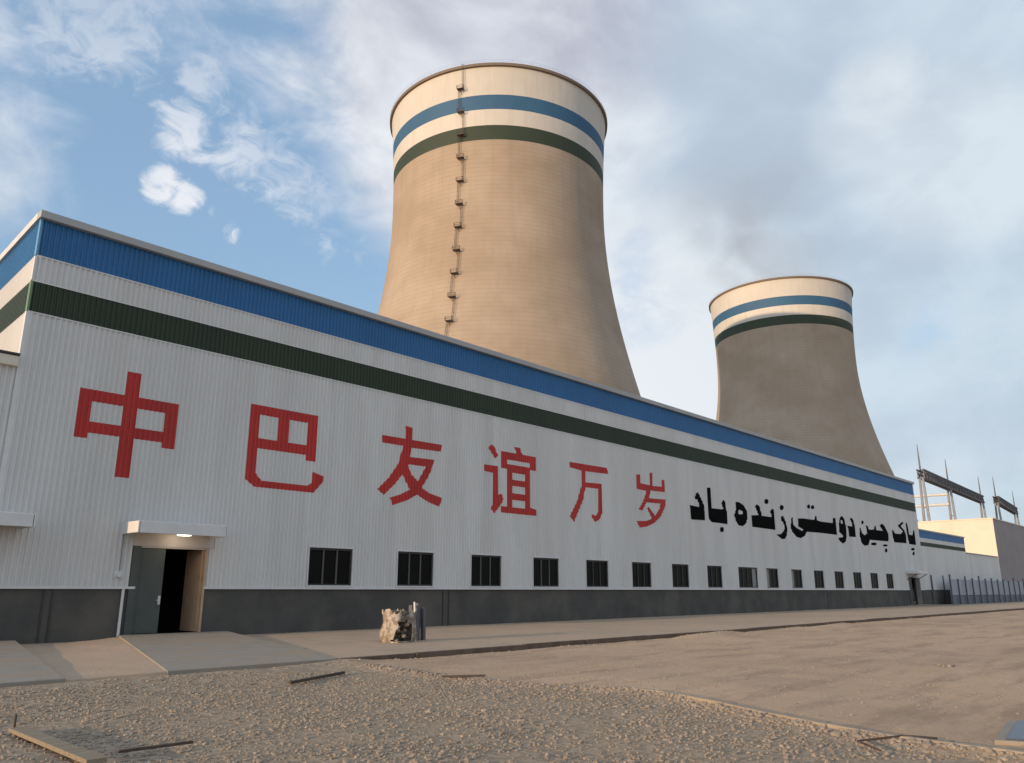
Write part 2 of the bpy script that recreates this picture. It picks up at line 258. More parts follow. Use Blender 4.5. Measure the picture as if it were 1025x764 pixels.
# outlines of the painted writing on the wall plane, in metres (along the wall, height)
LETTERS={
 'zhong':[[[(9.108,7.816),(10.518,7.816),(10.518,8.639),(10.974,8.639),(10.974,7.816),(12.379,7.816),(12.379,6.22),(11.944,6.22),(11.944,6.404),(10.974,6.404),(10.974,5.087),(10.518,5.087),(10.518,6.404),(9.531,6.404),(9.531,6.22),(9.108,6.22)],[(9.531,7.432),(10.518,7.432),(10.518,6.769),(9.531,6.769)],[(10.974,7.432),(11.944,7.432),(11.944,6.769),(10.974,6.769)]]],
 'ba':[[[(15.142,8.319),(18.103,8.319),(18.103,6.458),(17.656,6.458),(17.656,6.675),(15.538,6.675),(15.538,5.74),(15.645,5.629),(15.816,5.479),(17.815,5.479),(18.022,5.629),(18.022,6.046),(18.557,5.918),(18.557,5.74),(18.337,5.479),(18.103,5.229),(15.538,5.229),(15.142,5.479)],[(15.538,7.96),(16.353,7.96),(16.353,7.06),(15.538,7.06)],[(16.838,7.96),(17.656,7.96),(17.656,7.06),(16.838,7.06)]]],
 'you':[[[(21.416,8.011),(22.71,8.027),(22.684,8.613),(23.1,8.573),(23.108,8.025),(24.908,8.038),(24.871,7.714),(23.065,7.665),(23.011,7.245),(24.444,7.287),(24.343,6.905),(24.131,6.486),(23.742,5.946),(24.232,5.739),(24.998,5.597),(24.841,5.191),(24.247,5.323),(23.871,5.459),(23.484,5.619),(22.935,5.328),(22.112,5.05),(21.96,5.366),(22.504,5.535),(23.058,5.801),(22.83,6.107),(22.617,6.44),(22.206,5.965),(21.618,5.443),(21.272,5.665),(21.85,6.199),(22.338,6.846),(22.566,7.562),(22.582,7.692),(21.433,7.687)],[(22.902,6.911),(23.965,6.919),(23.511,6.212),(23.1,6.491)]]],
 'yi':[[[(28.016,8.303),(28.21,8.509),(28.432,8.439),(28.706,8.005),(28.516,7.817),(28.293,8.037)]],[[(27.755,7.456),(28.733,7.474),(28.766,6.075),(28.956,6.135),(29.141,5.89),(28.982,5.662),(28.475,5.144),(28.225,5.338),(28.331,5.558),(28.341,7.104),(27.759,7.134)]],[[(28.957,8.271),(30.081,8.271),(29.93,8.6),(30.335,8.6),(30.547,8.271),(31.622,8.271),(31.622,7.54),(31.152,7.54),(31.152,5.609),(31.622,5.528),(31.622,5.222),(28.957,5.222),(28.957,5.528),(29.36,5.528),(29.36,7.414),(28.957,7.414)],[(29.36,7.89),(31.152,7.89),(31.152,7.662),(29.36,7.662)],[(29.788,7.26),(30.724,7.26),(30.724,6.912),(29.788,6.912)],[(29.788,6.6),(30.724,6.6),(30.724,6.231),(29.788,6.231)],[(29.788,5.901),(30.724,5.901),(30.724,5.528),(29.788,5.528)]]],
 'wan':[[[(34.428,8.36),(37.972,8.41),(38.032,8.061),(35.911,7.994),(35.887,7.368),(37.394,7.43),(37.361,5.754),(37.11,5.407),(36.684,5.217),(36.374,5.469),(36.427,5.635),(36.745,5.559),(36.969,5.782),(37.03,7.115),(35.849,7.09),(35.596,6.333),(34.764,5.127),(34.385,5.392),(35.061,6.236),(35.491,7.138),(35.522,7.99),(34.446,8.064)]]],
 'sui':[[[(41.029,8.35),(41.401,8.389),(41.393,7.855),(42.46,7.828),(42.47,8.603),(42.785,8.637),(42.75,7.815),(43.835,7.859),(43.895,8.3),(44.201,8.331),(44.218,7.547),(42.486,7.507),(42.344,7.016),(44.285,7.089),(44.098,6.586),(43.563,5.979),(42.792,5.538),(41.953,5.268),(41.148,5.168),(40.831,5.539),(41.878,5.604),(42.554,5.774),(42.039,6.378),(42.23,6.475),(42.934,5.994),(43.501,6.485),(43.611,6.778),(42.016,6.738),(41.522,6.202),(41.108,6.255),(41.611,6.733),(42.07,7.442),(41.016,7.47)]]],
 'bad':[[[(47.165,6.979),(48.432,6.935),(48.391,7.203),(48.208,7.424),(47.898,7.425),(48.098,7.818),(48.4,7.913),(48.793,7.498),(49.069,7.151),(49.197,6.633),(49.099,6.092),(47.333,6.033)]],[[(49.698,8.35),(50.106,8.388),(50.178,6.979),(51.688,7.014),(51.812,7.088),(51.57,7.398),(51.669,7.542),(52.014,7.718),(52.155,7.498),(52.294,6.849),(52.268,6.017),(50.057,6.03),(49.717,6.167),(49.623,6.875)]],[[(51.721,5.618),(51.666,5.524),(51.54,5.45),(51.378,5.418),(51.223,5.434),(51.117,5.495),(51.087,5.584),(51.142,5.678),(51.266,5.751),(51.428,5.785),(51.584,5.769),(51.691,5.708)]]],
 'zendeh':[[[(53.704,7.704),(54.249,7.718),(54.957,7.546),(55.395,7.179),(55.403,6.61),(55.118,6.224),(54.531,6.005),(53.932,6.043),(53.506,6.378),(53.408,6.76),(53.675,7.113)],[(54.166,7.176),(54.76,7.077),(54.709,6.904),(54.356,6.835),(53.976,6.882)]],[[(56.04,6.892),(57.278,6.992),(56.797,7.599),(57.09,7.796),(57.529,7.683),(57.866,6.973),(59.488,6.991),(59.574,7.086),(59.288,7.396),(59.677,7.634),(60.017,7.598),(60.072,6.789),(60.04,6.038),(56.116,6.055)]],[[(59.196,8.157),(59.125,8.05),(58.969,7.963),(58.772,7.92),(58.585,7.933),(58.458,7.997),(58.426,8.096),(58.495,8.203),(58.649,8.29),(58.847,8.333),(59.035,8.321),(59.163,8.257)]],[[(61.265,7.154),(61.638,7.221),(62.049,6.744),(62.199,6.262),(62.068,5.766),(61.641,5.442),(61.057,5.385),(60.092,5.698),(60.92,5.77),(61.546,6.044),(61.724,6.358),(61.536,6.713),(61.197,6.814)]],[[(61.859,7.89),(61.786,7.779),(61.63,7.691),(61.435,7.649),(61.251,7.664),(61.128,7.731),(61.098,7.833),(61.169,7.943),(61.323,8.031),(61.519,8.074),(61.704,8.06),(61.829,7.992)]]],
 'dosti':[[[(63.174,7.186),(63.485,7.237),(63.434,6.641),(63.992,6.423),(65.026,6.227),(65.364,6.34),(64.329,6.567),(64.468,7.206),(65.575,7.277),(67.84,7.291),(68.004,7.631),(68.292,7.65),(68.424,7.295),(69.171,7.242),(71.802,7.267),(72.013,7.725),(72.567,7.761),(72.593,7.176),(72.534,6.282),(68.931,6.269),(65.966,6.213),(65.573,5.875),(64.662,5.631),(63.836,5.698),(63.087,6.063),(62.865,6.422)]],[[(67.188,8.363),(67.122,8.266),(66.984,8.189),(66.813,8.152),(66.655,8.165),(66.55,8.224),(66.527,8.313),(66.593,8.41),(66.729,8.487),(66.9,8.525),(67.06,8.512),(67.165,8.453)]],[[(68.066,8.375),(67.995,8.284),(67.844,8.21),(67.653,8.173),(67.474,8.183),(67.354,8.237),(67.326,8.32),(67.395,8.411),(67.545,8.485),(67.736,8.523),(67.916,8.513),(68.037,8.459)]],[[(74.096,8.074),(74.676,7.876),(74.918,7.221),(74.864,6.277),(74.514,5.793),(73.819,5.57),(73.044,5.768),(72.764,6.023),(73.877,6.152),(74.016,6.275),(73.163,6.58),(73.229,7.201),(73.603,7.807)],[(73.836,7.666),(74.188,7.649),(74.218,7.376),(73.737,7.309)]],[[(75.355,7.246),(76.553,7.235),(76.536,7.554),(76.083,7.887),(76.467,8.072),(76.96,7.862),(77.229,7.112),(77.167,6.307),(75.506,6.268)]]],
 'chin':[[[(78.345,7.215),(78.625,7.23),(78.941,6.758),(79.538,6.583),(80.322,6.828),(80.115,7.52),(80.599,7.548),(80.915,7.191),(82.276,7.264),(82.656,7.666),(82.971,7.642),(83.019,7.262),(84.929,7.278),(84.065,7.747),(84.793,8.006),(85.51,7.831),(86.229,7.259),(86.458,7.009),(86.205,6.3),(82.806,6.254),(80.847,6.233),(80.323,5.717),(79.227,5.591),(78.498,5.845),(78.223,6.438)]],[[(79.663,7.808),(79.59,7.713),(79.446,7.638),(79.273,7.603),(79.114,7.618),(79.014,7.678),(78.998,7.768),(79.071,7.862),(79.213,7.938),(79.387,7.973),(79.546,7.958),(79.647,7.898)]],[[(82.642,5.911),(82.507,5.834),(82.187,5.769),(81.772,5.733),(81.372,5.736),(81.094,5.777),(81.009,5.843),(81.14,5.919),(81.453,5.984),(81.866,6.02),(82.27,6.018),(82.555,5.978)]],[[(85.824,5.895),(85.704,5.834),(85.418,5.782),(85.044,5.752),(84.683,5.753),(84.431,5.784),(84.353,5.836),(84.47,5.896),(84.751,5.948),(85.123,5.978),(85.487,5.978),(85.745,5.948)]],[[(85.595,5.395),(85.501,5.289),(85.32,5.208),(85.1,5.173),(84.9,5.194),(84.774,5.264),(84.754,5.366),(84.846,5.471),(85.026,5.553),(85.246,5.589),(85.447,5.569),(85.575,5.498)]]],
 'pak':[[[(87.635,7.598),(88.058,7.488),(88.64,7.206),(90.48,7.254),(91.17,7.562),(89.657,8.069),(91.419,8.584),(91.81,8.47),(90.71,8.084),(91.667,7.726),(92.08,7.288),(92.012,6.369),(88.028,6.291),(87.65,6.891)]],[[(92.499,8.511),(93.045,8.544),(93.134,7.34),(94.323,7.306),(94.868,7.897),(95.257,7.871),(95.14,6.313),(92.874,6.313),(92.569,7.036)]],[[(94.548,5.842),(94.428,5.768),(94.158,5.708),(93.814,5.677),(93.486,5.684),(93.262,5.726),(93.201,5.793),(93.318,5.866),(93.584,5.927),(93.928,5.958),(94.258,5.952),(94.486,5.91)]],[[(94.293,5.37),(94.202,5.266),(94.036,5.186),(93.841,5.153),(93.67,5.175),(93.566,5.245),(93.559,5.346),(93.649,5.45),(93.814,5.53),(94.009,5.564),(94.182,5.543),(94.286,5.472)]]],
}
LAD1 = -155

# ------------------------------------------------------------- ground
def ground_mat():
    m = bpy.data.materials.new('dusty_site_ground'); m.use_nodes = True; t = m.node_tree; b = t.nodes['Principled BSDF']
    b.inputs['Roughness'].default_value = .95; b.inputs['Specular IOR Level'].default_value = .15
    tc = t.nodes.new('ShaderNodeTexCoord')
    def nz(s, d, rg=.6, sq=(1, 1, 1)):
        mp = t.nodes.new('ShaderNodeMapping'); mp.inputs['Scale'].default_value = sq; t.links.new(tc.outputs['Object'], mp.inputs[0])
        n = t.nodes.new('ShaderNodeTexNoise'); n.inputs['Scale'].default_value = s; n.inputs['Detail'].default_value = d; n.inputs['Roughness'].default_value = rg
        t.links.new(mp.outputs[0], n.inputs['Vector']); return n.outputs[0]
    def mr(v, a, c, lo=0, hi=1):
        n = t.nodes.new('ShaderNodeMapRange'); n.interpolation_type = 'SMOOTHSTEP'
        for i, q in enumerate((a, c, lo, hi)): n.inputs[i + 1].default_value = q
        t.links.new(v, n.inputs[0]); return n.outputs[0]
    def mx(f, a, c):
        n = t.nodes.new('ShaderNodeMix'); n.data_type = 'RGBA'; t.links.new(f, n.inputs[0])
        for s, v in ((6, a), (7, c)):
            if isinstance(v, tuple): n.inputs[s].default_value = (*v, 1)
            else: t.links.new(v, n.inputs[s])
        return n.outputs[2]
    base = mx(mr(nz(.35, 5), .35, .65), (.50, .355, .24), (.42, .30, .205))
    base = mx(mr(nz(.09, 3), .4, .62), base, (.53, .375, .25))
    base = mx(mr(nz(1.2, 7, .7, (.22, 1, 1)), .46, .66, 0, .8), base, (.33, .235, .165))
    pb = mx(mr(nz(7, 6, .7), .35, .65), (.27, .205, .145), (.42, .33, .245))
    at = t.nodes.new('ShaderNodeAttribute'); at.attribute_name = 'gravelly'
    ad = t.nodes.new('ShaderNodeMath'); ad.operation = 'ADD'; t.links.new(at.outputs['Fac'], ad.inputs[0]); t.links.new(mr(nz(1.4, 5), .2, .8, -.35, .35), ad.inputs[1])
    g = mr(ad.outputs[0], .35, .65)
    t.links.new(mx(g, base, pb), b.inputs['Base Color'])
    v = t.nodes.new('ShaderNodeTexVoronoi'); v.inputs['Scale'].default_value = 6.5; t.links.new(tc.outputs['Object'], v.inputs['Vector'])
    h = t.nodes.new('ShaderNodeMath'); h.operation = 'MULTIPLY'; t.links.new(mr(v.outputs['Distance'], .1, .6, 1, 0), h.inputs[0]); t.links.new(mr(g, 0, 1, .3, .8), h.inputs[1])
    h2 = t.nodes.new('ShaderNodeMath'); h2.operation = 'ADD'; t.links.new(h.outputs[0], h2.inputs[0]); t.links.new(mr(nz(22, 6, .7), .2, .8, 0, .5), h2.inputs[1])
    bp = t.nodes.new('ShaderNodeBump'); bp.inputs['Strength'].default_value = .75; bp.inputs['Distance'].default_value = .035
    t.links.new(h2.outputs[0], bp.inputs['Height']); t.links.new(bp.outputs[0], b.inputs['Normal'])
    return m
EDGE = [(11.5, 17.2), (11.35, 13.7), (11.2, 11.4), (11.5, 9.3), (11.9, 7.8), (10.95, 5.66), (10.1, 3.85), (9.84, 2.62), (9.5, .5), (9, -8)]
def edge_x(y):
    for (xa, ya), (xb, yb) in zip(EDGE, EDGE[1:]):
        if yb <= y <= ya: return xa + (xb - xa) * (ya - y) / (ya - yb)
    return EDGE[0][0] if y > EDGE[0][1] else 9
GZ = -.12
def gz(x, y):
    n = noise.noise(Vector((x * .35, y * .35, 0))) * .035 + noise.noise(Vector((x * 1.3, y * 1.3, 4))) * .018
    n += noise.noise(Vector((x * 3.1, y * 3.1, 2))) * .009 + abs(noise.noise(Vector((x * .12, y * .9, 6)))) * .03
    k = max(0, 1 - math.hypot(x, y) / 90)
    s = x - edge_x(y); ridge = math.exp(-(s / .22) ** 2) * (.035 + .04 * noise.noise(Vector((x * 2, y * 2, 9)))) if -6 < y < 15.4 else 0
    step = .03 / (1 + math.exp(-max(-30, min(30, s * 6)))) if y < 16 else .03
    heap = 0
    if 14.9 < y < 16.1: heap = max(0, noise.noise(Vector((x * .33, 2.2, 1.5))) - .05) * .30 * math.exp(-((y - 15.62) / .28) ** 2)
    if x > 12:
        for y0 in (13.1, 11.4, 7.2, 5.6): n -= .022 * math.exp(-((y - y0 - .5 * math.sin(x * .07 + y0 * .1)) / .17) ** 2)
    up = 0
    if x < 14 and 11 < y < 16: up = .085 * max(0, min(1, (y - 12.5) / 3.0)) * max(0, min(1, (13.5 - x) / 2.0)) * max(0, min(1, (x + 3) / 2))
    return GZ + (n + ridge + heap) * k + (step - .03) + up
def axis(a, b, fine, lo, hi):
    v = [a + i * fine for i in range(int((b - a) / fine) + 1)]; st = fine; x = v[-1]
    while x < hi: st *= 1.22; x += st; v.append(min(x, hi))
    st = fine; x = a; pre = []
    while x > lo: st *= 1.22; x -= st; pre.append(max(x, lo))
    return pre[::-1] + v
xs = axis(-1, 34, .11, -4500, 6000); ys = axis(-1, 16.48, .11, -4500, 6000)
g = MB(); g.grid([[(x, y, gz(x, y)) for x in xs] for y in ys])
go = g.build('ground', ground_mat(), smooth=True); tag(go, 'dusty brown site ground with gravel in front', kind='structure')
at = go.data.attributes.new('gravelly', 'FLOAT', 'POINT')
at.data.foreach_set('value', [max(0, min(1, .5 + (edge_x(v.co.y) - v.co.x) * 1.2)) * (1 if v.co.y < 15.6 else 0) * (1 if abs(v.co.x) < 60 and v.co.y > -40 else .3) for v in go.data.vertices])

# loose stones of the gravel, one mesh
ico = bmesh.new(); bmesh.ops.create_icosphere(ico, subdivisions=1, radius=1)
IV = [v.co.copy() for v in ico.verts]; IF = [[v.index for v in f.verts] for f in ico.faces]; ico.free()
def stones(name, spots, m, kind='stuff', label=None):
    V = []; F = []
    for x, y, z, s in spots:
        i = len(V); a = random.random() * 6.28; ca, sa = math.cos(a), math.sin(a); sx, sy, sz = s * random.uniform(.7, 1.3), s * random.uniform(.7, 1.3), s * random.uniform(.45, .85)
        for v in IV:
            k = random.uniform(.8, 1.15); px, py = v.x * sx * k, v.y * sy * k
            V.append((x + px * ca - py * sa, y + px * sa + py * ca, z + v.z * sz * k))
        F += [[i + k for k in f] for f in IF]
    me = bpy.data.meshes.new(name); me.from_pydata(V, [], F); me.materials.append(m); me.update()
    o = bpy.data.objects.new(name, me); col.objects.link(o); tag(o, label, None, None, kind); return o
sp = []
while len(sp) < 26000:
    r = 6.0 + 11.5 * random.random() ** .8; a = R(random.uniform(4, 82)); x, y = r * math.cos(a), r * math.sin(a)
    if y > 15.3: continue
    s = edge_x(y) - x
    if s < -.1 and random.random() > .03: continue
    if noise.noise(Vector((x * .8, y * .8, 3))) < -.12 and random.random() < .6: continue
    sp.append((x, y, gz(x, y) + .004, random.choice((.007, .009, .012, .015, .018, .022, .03)) * (1.7 if random.random() < .012 else 1)))
stones('gravel', sp, M['gravel'], label='loose pale gravel scattered over the near ground')
sp = []
for i in range(900):
    y = random.uniform(1, 14.5); x = edge_x(y) + random.gauss(0, .14)
    sp.append((x, y, gz(x, y) + .006, random.uniform(.015, .045)))
for i in range(500):
    x = random.uniform(-2, 60); y = 15.75 - abs(random.gauss(0, .22)); sp.append((x, y, gz(x, y) + .005, random.uniform(.015, .04)))
for i in range(3200):
    x = 11 + 45 * random.random() ** 1.6; y = random.uniform(.5, 15.5)
    if noise.noise(Vector((x * .3, y * .5, 5))) < -.1 and random.random() < .8: continue
    sp.append((x, y, gz(x, y) + .002, random.choice((.008, .01, .013, .018, .026))))
for i in range(500):
    x = random.uniform(12, 80); sp.append((x, random.choice((26.9 - abs(random.gauss(0, .25)), random.uniform(16.2, 26.5))), .0, random.uniform(.01, .03)))
stones('stone_litter', sp, M['rubble'], label='brown stone chips along the gravel edge and kerb')

# half buried edging between the gravel and the bare ground
ed = MB(); y = 8.6
while y > 1.4:
    l_ = random.uniform(.75, 1.1); ya, yb = y, y - l_ + .03; xa, xb = edge_x(ya) + .12, edge_x(yb) + .12
    if random.random() > .12: ed.bar((xa, ya, gz(xa, ya) + random.uniform(-.015, .004)), (xb, yb, gz(xb, yb) + random.uniform(-.015, .004)), .09, .085)
    y -= l_
o = ed.build('kerb', mat('dusty_edging_stone', (.36, .29, .215), .95, (.26, .20, .145), 3, bump=.4, bscale=20), bevel=.012); tag(o, 'low half buried edging beside the near gravel', kind='structure')

# raised strip in front of the building, its kerb, and the two concrete aprons
p = MB(); PY = 15.85
rows = []
def pz(x, y):
    z = noise.noise(Vector((x * .4, y * .5, 7))) * .012 - .006
    f = (y - 15.62) / 11.28; xl = 7.5 + 3.7 * f; d = xl - x          # dirt banked against the left side of the ramp
    if -.3 < d < 1.6: z += (.02 + .12 * f) * max(0, 1 - max(0, d) / 1.5) * (.75 + .5 * noise.noise(Vector((x * 1.5, y * 1.2, 3)))) 
    return z
for y in [PY - .2 + i * .3 for i in range(40)]:
    y = min(y, 27.3); rows.append([(x, y if y > PY + .12 or x < 11.5 else PY + .12, pz(x, y)) for x in [-30 + i * 2 for i in range(16)] + [i * .2 for i in range(5, 75)] + [15 + i * .8 for i in range(170)]])
p.grid([[(x, y, -.45) for x, y, z in rows[0]]] + rows)
o = p.build('pavement', mat('compacted_earth_strip', (.43, .315, .22), .95, (.35, .26, .185), .8, bump=.6, bscale=9, c3=(.45, .32, .22), s3=.15, bdist=.03), smooth=True); tag(o, 'compacted earth strip along the foot of the building', kind='structure')
k = MB(); x = 11.4
while x < 149:
    ln = random.uniform(2.2, 4.2); dy = random.gauss(0, .018); dz = random.gauss(0, .008)
    k.box(x + .02, min(x + ln, 149), PY + dy, PY + .15 + dy, -.4, .012 + dz)
    x += ln
o = k.build('kerb', M['kerb'], bevel=.01); tag(o, 'low dark brown kerb edging the earth strip', kind='structure')
def apron(pts, name='path'):
    a = MB(); n = len(pts); i = 0
    a.v = [(x, y, z) for x, y, z in pts] + [(x, y, -.35) for x, y, z in pts]
    a.f = [list(range(n))] + [[q, (q + 1) % n + 0, n + (q + 1) % n, n + q][::-1] for q in range(n)]; a.mi = [0] * (n + 1)
    o = a.build(name, M['conc'], bevel=.012); return tag(o, None, None, None, 'structure')
o = apron([(7.5, 15.62, .03), (11.35, 15.62, .03), (14.9, 26.9, .15), (11.2, 26.9, .15)]); o['label'] = 'skewed concrete ramp up to the open door'
o = apron([(-2.0, 15.55, .03), (5.7, 15.62, .03), (8.3, 26.9, .12), (3.6, 26.9, .12)]); o['label'] = 'pale concrete apron at the far left of the wall'
o = apron([(89.8, 23.5, .05), (95.5, 23.5, .05), (95.5, 26.9, .1), (89.8, 26.9, .1)]); o['label'] = 'small concrete apron at the far end door'

# ------------------------------------------------------------- warehouse
X0, X1, FY, Z0 = 7.3, 96.7, 27.0, 1.6
DEPTH = 26.0; EA = R(86.7)
eb = (X0 + DEPTH * math.cos(EA), FY + DEPTH * math.sin(EA))
wh = empty('warehouse', (X0, FY, 0), 'long white corrugated industrial hall with blue and green stripes', 'building')
WIN = [(18.1 + 4.413 * i, (3.0 if i == 8 else 2.06)) for i in range(16)]; WZ0, WZ1 = 1.70, 3.13
D1 = (11.6, 13.9, .15, 2.92); D2 = (91.1, 93.6, .1, 2.9)
PITCH, RIB = .17, .042
prof = [(0.0, 0.0), (.07, 0.0), (.095, 1.0), (.145, 1.0)]          # along the wall: pan, rise, crest, fall
def rib_y(x):
    t = (x - X0) % PITCH
    if t < .07: return 0.0
    if t < .095: return -RIB * (t - .07) / .025
    if t < .145: return -RIB
    return -RIB * (1 - (t - .145) / .025)
bps = []
x = X0
while x < X1:
    for t, _ in prof:
        if x + t < X1: bps.append(round(x + t, 4))
    x += PITCH
bps.append(X1)
for wx, ww in WIN: bps += [wx, wx + ww]
bps += [D1[0], D1[1], D2[0], D2[1]]; bps = sorted(set(bps))
def sheet(name, z0, z1, m, skip=(), off=0.0, label=None):
    b = MB()
    for xa, xb in zip(bps, bps[1:]):
        if xb - xa < 1e-4: continue
        xm = (xa + xb) / 2
        if any(a < xm < c for a, c in skip): continue
        ya, yb = FY + rib_y(xa + 1e-5) - off, FY + rib_y(xb - 1e-5) - off
        b.face([(xa, ya, z0), (xb, yb, z0), (xb, yb, z1), (xa, ya, z1)])
    return b.build(name, m, wh, label=label)
ws = [(a, a + w) for a, w in WIN]; ds = [(D1[0], D1[1]), (D2[0], D2[1])]
# facade in height zones, the openings left free
fc = MB()
def zone(z0, z1, skip):
    for xa, xb in zip(bps, bps[1:]):
        if xb - xa < 1e-4: continue
        xm = (xa + xb) / 2
        if any(a < xm < c for a, c in skip): continue
        ya, yb = FY + rib_y(xa + 1e-5), FY + rib_y(xb - 1e-5)
        fc.face([(xa, ya, z0), (xb, yb, z0), (xb, yb, z1), (xa, ya, z1)])
zone(Z0, WZ0, ds); zone(WZ0, D2[3], ws + ds); zone(D2[3], D1[3], ws + ds[:1]); zone(D1[3], WZ1, ws); zone(WZ1, 9.93, ())
zone(10.95, 11.80, ())
fc.build('facade_wall', M['clad'], wh)
sheet('green_stripe', 9.93, 10.95, M['green']); sheet('blue_stripe', 11.80, 13.05, M['blue'])
t = MB()
for z in (9.93, 10.95, 11.80): t.box(X0, X1, FY - .050, FY - .043, z - .02, z + .02)
t.build('stripe_joint_trim', M['trim'], wh)
# painted base wall under the cladding, with its openings
b = MB()
for xa, xb in ((X0, D1[0] - .22), (D1[1] + .0, D2[0]), (D2[1], X1)): b.box(xa, xb, FY + .03, FY + .30, -.3, Z0 + .02)
b.build('base_wall', M['skirt'], wh)
b = MB()
for xa, xb in ((X0 - .03, D1[0] - .02), (D1[1] + .02, D2[0]), (D2[1], X1)): b.box(xa, xb, FY - .06, FY + .03, Z0 - .045, Z0 + .03)
b.build('drip_flashing', M['trim'], wh)
for x in (8.9, 9.15, 25.2, 25.55, 69.2): b = MB(); b.box(x, x + .05, FY + .0, FY + .03, -.05, Z0 - .08); b.build('base_wall_joint', M['frame'], wh)
# skewed end wall, back wall, far wall, roof
u = Vector((math.cos(EA), math.sin(EA), 0)); nrmv = Vector((-math.sin(EA), math.cos(EA), 0))
def endsheet(name, z0, z1, m, thick=0.0):
    e = MB(); n = int(DEPTH / PITCH)
    P = []
    for i in range(n):
        for t_, h in prof: P.append(Vector((X0, FY, 0)) + u * (i * PITCH + t_) + nrmv * (RIB * h))
    e.grid([[(q.x, q.y, z0) for q in P], [(q.x, q.y, z1) for q in P]])
    return e.build(name, m, wh)
es = MB()
for (za, zb, m_, nm) in ((Z0, 9.93, 'clad', 'end_wall'), (9.93, 10.95, 'green', 'green_stripe'), (10.95, 11.8, 'clad', 'end_wall'), (11.8, 13.05, 'blue', 'blue_stripe')):
    endsheet(nm, za, zb, M[m_])
b = MB(); P = [Vector((X0, FY, 0)) + nrmv * -.03, Vector((X0, FY, 0)) + u * DEPTH + nrmv * -.03]
b.prism([(X0 + .03, FY + .31), (eb[0] + .03, eb[1]), (eb[0] + .3, eb[1]), (X0 + .3, FY + .31)][::-1], -.3, Z0); b.build('base_wall', M['skirt'], wh)
b = MB(); b.face([(eb[0], eb[1], 0), (X1, eb[1], 0), (X1, eb[1], 13.05), (eb[0], eb[1], 13.05)]); b.face([(X1, FY, Z0), (X1, eb[1], Z0), (X1, eb[1], 13.05), (X1, FY, 13.05)])
b.build('rear_wall', M['clad'], wh)
b = MB(); b.face([(X0, FY, 13.0), (X1, FY, 13.0), (X1, eb[1], 13.0), (eb[0], eb[1], 13.0)]); b.build('roof', M['cap'], wh)
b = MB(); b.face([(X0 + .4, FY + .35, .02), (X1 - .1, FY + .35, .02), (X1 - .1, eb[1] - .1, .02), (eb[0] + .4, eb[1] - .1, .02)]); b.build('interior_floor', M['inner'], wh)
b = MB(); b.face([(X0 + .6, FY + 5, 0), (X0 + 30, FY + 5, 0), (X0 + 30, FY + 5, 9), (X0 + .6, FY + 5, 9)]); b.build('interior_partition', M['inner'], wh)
# roof edge capping
c = MB(); c.box(X0 - .12, X1 + .1, FY - .20, FY + .12, 13.05, 13.30)
c.build('roof_trim', M['cap'], wh, bevel=.015)
c = MB(); q0 = Vector((X0, FY, 0)) + nrmv * .12; q1 = q0 + u * DEPTH
c.bar((X0 - .01, FY + .125, 13.175), (q1.x + .11, q1.y, 13.175), .22, .25); c.build('roof_trim', M['trim'], wh)
# corner flashing
c = MB(); c.prism([(X0 - .045, FY - .045), (X0 + .09, FY - .045), (X0 + .09, FY + .0), (X0 + .03, FY + .12), (X0 - .045, FY + .12)], Z0 - .04, 9.93)
c.build('corner_trim', M['trim'], wh)
c = MB(); c.prism([(X1 - .09, FY - .045), (X1 + .045, FY - .045), (X1 + .045, FY + .12), (X1 - .09, FY)], Z0 - .04, 13.05); c.build('corner_trim', M['trim'], wh)
for za, zb, m_ in ((9.95, 10.93, mat('green_corner_flashing', (.14, .22, .12), .5)), (10.97, 11.78, M['trim']), (11.82, 13.04, mat('light_blue_corner_flashing', (.12, .30, .50), .4))):
    c = MB(); c.prism([(X0 - .045, FY - .045), (X0 + .02, FY - .045), (X0 + .02, FY + .0), (X0 + .01, FY + .12), (X0 - .045, FY + .12)], za, zb); c.build('corner_trim', m_, wh)
# windows
def window(wx, ww, i):
    y = FY
    f = MB(); d = .16
    f.box(wx, wx + .07, y + .02, y + d, WZ0, WZ1); f.box(wx + ww - .07, wx + ww, y + .02, y + d, WZ0, WZ1)
    f.box(wx + .07, wx + ww - .07, y + .02, y + d, WZ1 - .08, WZ1); f.box(wx + .07, wx + ww - .07, y + .02, y + d, WZ0, WZ0 + .06)
    w = f.build('window', M['frame'], wh)
    n = 3 if ww < 2.5 else 4; st = (ww - .14) / n
    for k_ in range(1, n):
        mm = MB(); xx = wx + .07 + st * k_; mm.box(xx - .03, xx + .03, y + .035, y + .11, WZ0 + .06, WZ1 - .08); mm.build('mullion', M['mull'] if i < 4 else M['frame'], w)
    rnd = random.Random(i * 7 + 1)
    for k_ in range(n):
        xa = wx + .07 + st * k_; pm = M['pane']
        if (i == 8 and k_ == 3) or (i in (9, 10) and k_ == 0): pm = M['pale_pane']
        pp = MB(); pp.box(xa + .03, xa + st - .03, y + .07 + rnd.uniform(0, .012), y + .088, WZ0 + .06, WZ1 - .08); pp.build('pane', pm, w)
    s = MB(); s.box(wx - .06, wx + ww + .06, y - .075, y + .02, WZ0 - .055, WZ0 - .002); s.build('sill', M['trim'], w)
    s = MB(); s.box(wx - .055, wx - .002, y - .045, y + .02, WZ0, WZ1); s.box(wx + ww + .002, wx + ww + .055, y - .045, y + .02, WZ0, WZ1); s.box(wx - .055, wx + ww + .055, y - .05, y + .02, WZ1 + .002, WZ1 + .06)
    s.build('window_trim', M['trim'], w)
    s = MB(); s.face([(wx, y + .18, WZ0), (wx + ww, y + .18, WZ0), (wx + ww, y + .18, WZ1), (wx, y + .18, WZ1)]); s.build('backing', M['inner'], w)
for i, (wx, ww) in enumerate(WIN): window(wx, ww, i)
